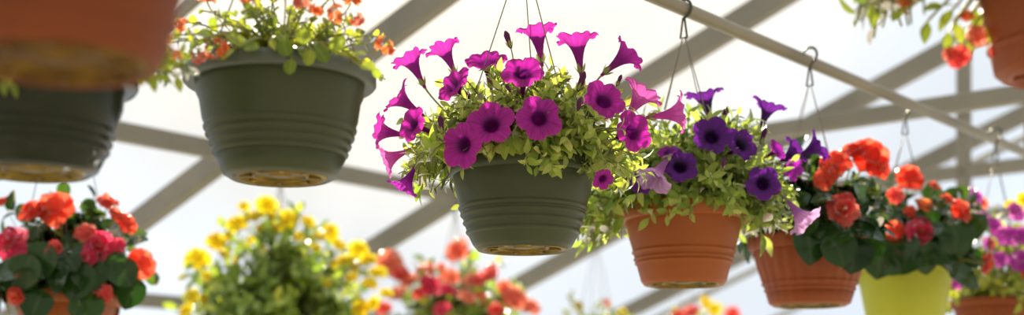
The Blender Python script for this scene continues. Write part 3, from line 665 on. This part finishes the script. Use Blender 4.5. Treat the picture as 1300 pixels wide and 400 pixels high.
# ================================================================= very near baskets at the corners
NEAR = 'out of focus terracotta baskets close to the viewer'
dn = 1.15
B = Basket('very blurred terracotta basket covering the top left corner', 72, -106, dn, .16, .14, .12, NEAR, h=.122)
B.pot(ridged([(.078, 0), (.086, .010), (.092, .03), (.100, .06), (.110, .116)], [.02, .04]), M['terra_deep'], [(.108, .098), (.118, .098), (.122, .118), (.108, .122)], base_m=M['mossy_brown'])
B.hanger(3, 2.26, 2.362, .9)
dn2 = 1.70
B.foliage(M['gerleaf'], 40, 6, .03, 'fan', .85, 0, 85, up=.9, cols=5, rmin=.5)
B = Basket('blurred terracotta basket in the top right corner trailing leaves and coral flowers', 1345, -60, dn2, .20, .17, .13, NEAR, h=.150)
B.pot(ridged([(.066, 0), (.075, .008), (.088, .06), (.103, .142)], [.036]), M['terra_dark'], [(.100, .118), (.110, .118), (.115, .146), (.100, .150)], base_m=M['terra_dark'])
B.hanger(3, 2.26, 2.362, .9)
for (x, y, s_, c, d) in [(1217, 72, 36, 'coral', (0, -.6, .7)), (1206, 68, 22, 'salmon', (-.4, -.4, .8)), (1240, 46, 34, 'salmon', (.1, .1, 1)), (1264, 62, 22, 'coral', (.3, -.3, .9)), (1150, 2, 24, 'orange', (-.2, .5, .8)), (1228, 20, 22, 'orange', (0, .5, .8))]:
    B.flower('single', c, x, y, s_, d)
B.bigleaf([(1109, 20, 34, -.2, -1, .2), (1175, 40, 34, -.1, -1, .2), (1200, 22, 36, -.5, -.5, .2), (1218, 40, 36, .1, -.9, .2), (1240, 24, 36, .4, -.6, .2), (1212, 4, 36, -.4, .3, .2), (1186, 6, 32, -.6, .2, .2), (1250, 8, 34, .4, .4, .2), (1232, 56, 30, .1, -1, .1), (1256, 42, 28, .3, -.8, .2), (1203, 52, 30, -.2, -.9, .2), (1150, 8, 26, -.7, 0, .2)], M['gerleaf'], 'lance', wr=.5)


B.foliage(M['gerleaf'], 60, 7, .026, 'lance', .55, -5, 85, up=.9, rmin=.5)
B.trail(M['gerleaf'], 90, .032, 2.5, 4.0, .085, .12, 'lance', .5, 7)
# ================================================================= sky, sun, camera
w = bpy.data.worlds.new('sky'); bpy.context.scene.world = w; w.use_nodes = True
nt = w.node_tree; nt.nodes.clear(); lk = nt.links
out = N(nt, 'ShaderNodeOutputWorld'); bg = N(nt, 'ShaderNodeBackground'); tc = N(nt, 'ShaderNodeTexCoord')
SUN = Vector((-.06, 1.0, .52)).normalized()
dot = N(nt, 'ShaderNodeVectorMath', operation='DOT_PRODUCT'); nrm = N(nt, 'ShaderNodeVectorMath', operation='NORMALIZE')
lk.new(tc.outputs['Generated'], nrm.inputs[0]); lk.new(nrm.outputs[0], dot.inputs[0]); dot.inputs[1].default_value = SUN
r = ramp(nt, [(0.0, (0.42, 0.40, 0.36)), (0.55, (0.56, 0.58, 0.60)), (0.84, (0.48, 0.60, 0.78)), (0.93, (0.64, 0.71, 0.80)), (0.975, (1.0, 0.93, 0.80)), (1.0, (1.45, 1.28, 0.95))])
lk.new(dot.outputs['Value'], r.inputs['Fac'])
no = N(nt, 'ShaderNodeTexNoise'); no.inputs['Scale'].default_value = 3.2; no.inputs['Detail'].default_value = 4; no.inputs['Distortion'].default_value = .6
lk.new(nrm.outputs[0], no.inputs['Vector'])
mr = N(nt, 'ShaderNodeMapRange'); lk.new(no.outputs['Fac'], mr.inputs[0]); mr.inputs[1].default_value = .35; mr.inputs[2].default_value = .65; mr.inputs[3].default_value = .90; mr.inputs[4].default_value = 1.28
mu = N(nt, 'ShaderNodeVectorMath', operation='SCALE'); lk.new(r.outputs['Color'], mu.inputs[0]); lk.new(mr.outputs[0], mu.inputs['Scale'])
lk.new(mu.outputs[0], bg.inputs['Color']); bg.inputs['Strength'].default_value = 1.08
lk.new(bg.outputs[0], out.inputs[0])
sl = bpy.data.lights.new('sun', 'SUN'); sl.energy = 13.0; sl.color = (1.0, .88, .64); sl.angle = math.radians(3)
so = bpy.data.objects.new('sun', sl); C.objects.link(so); so.rotation_euler = SUN.to_track_quat('Z', 'Y').to_euler(); so.location = SUN*20

cam = bpy.data.cameras.new('camera'); co = bpy.data.objects.new('camera', cam); C.objects.link(co)
co.location = (0, 0, CAMZ); co.rotation_euler = (math.radians(90), 0, 0)
cam.sensor_width = 36; cam.lens = F/1300*36; cam.shift_y = (HOR-200)/1300
cam.dof.use_dof = True; cam.dof.focus_distance = 2.38; cam.dof.aperture_fstop = cam.lens/22; cam.clip_start = .05
sc = bpy.context.scene; sc.camera = co
sc.view_settings.view_transform = 'Standard'; sc.view_settings.look = 'None'; sc.view_settings.gamma = 1; sc.view_settings.exposure = 0.0; sc.view_settings.use_curve_mapping = False
sc.cycles.use_denoising = True; sc.cycles.max_bounces = 10; sc.cycles.transparent_max_bounces = 16; sc.cycles.transmission_bounces = 8
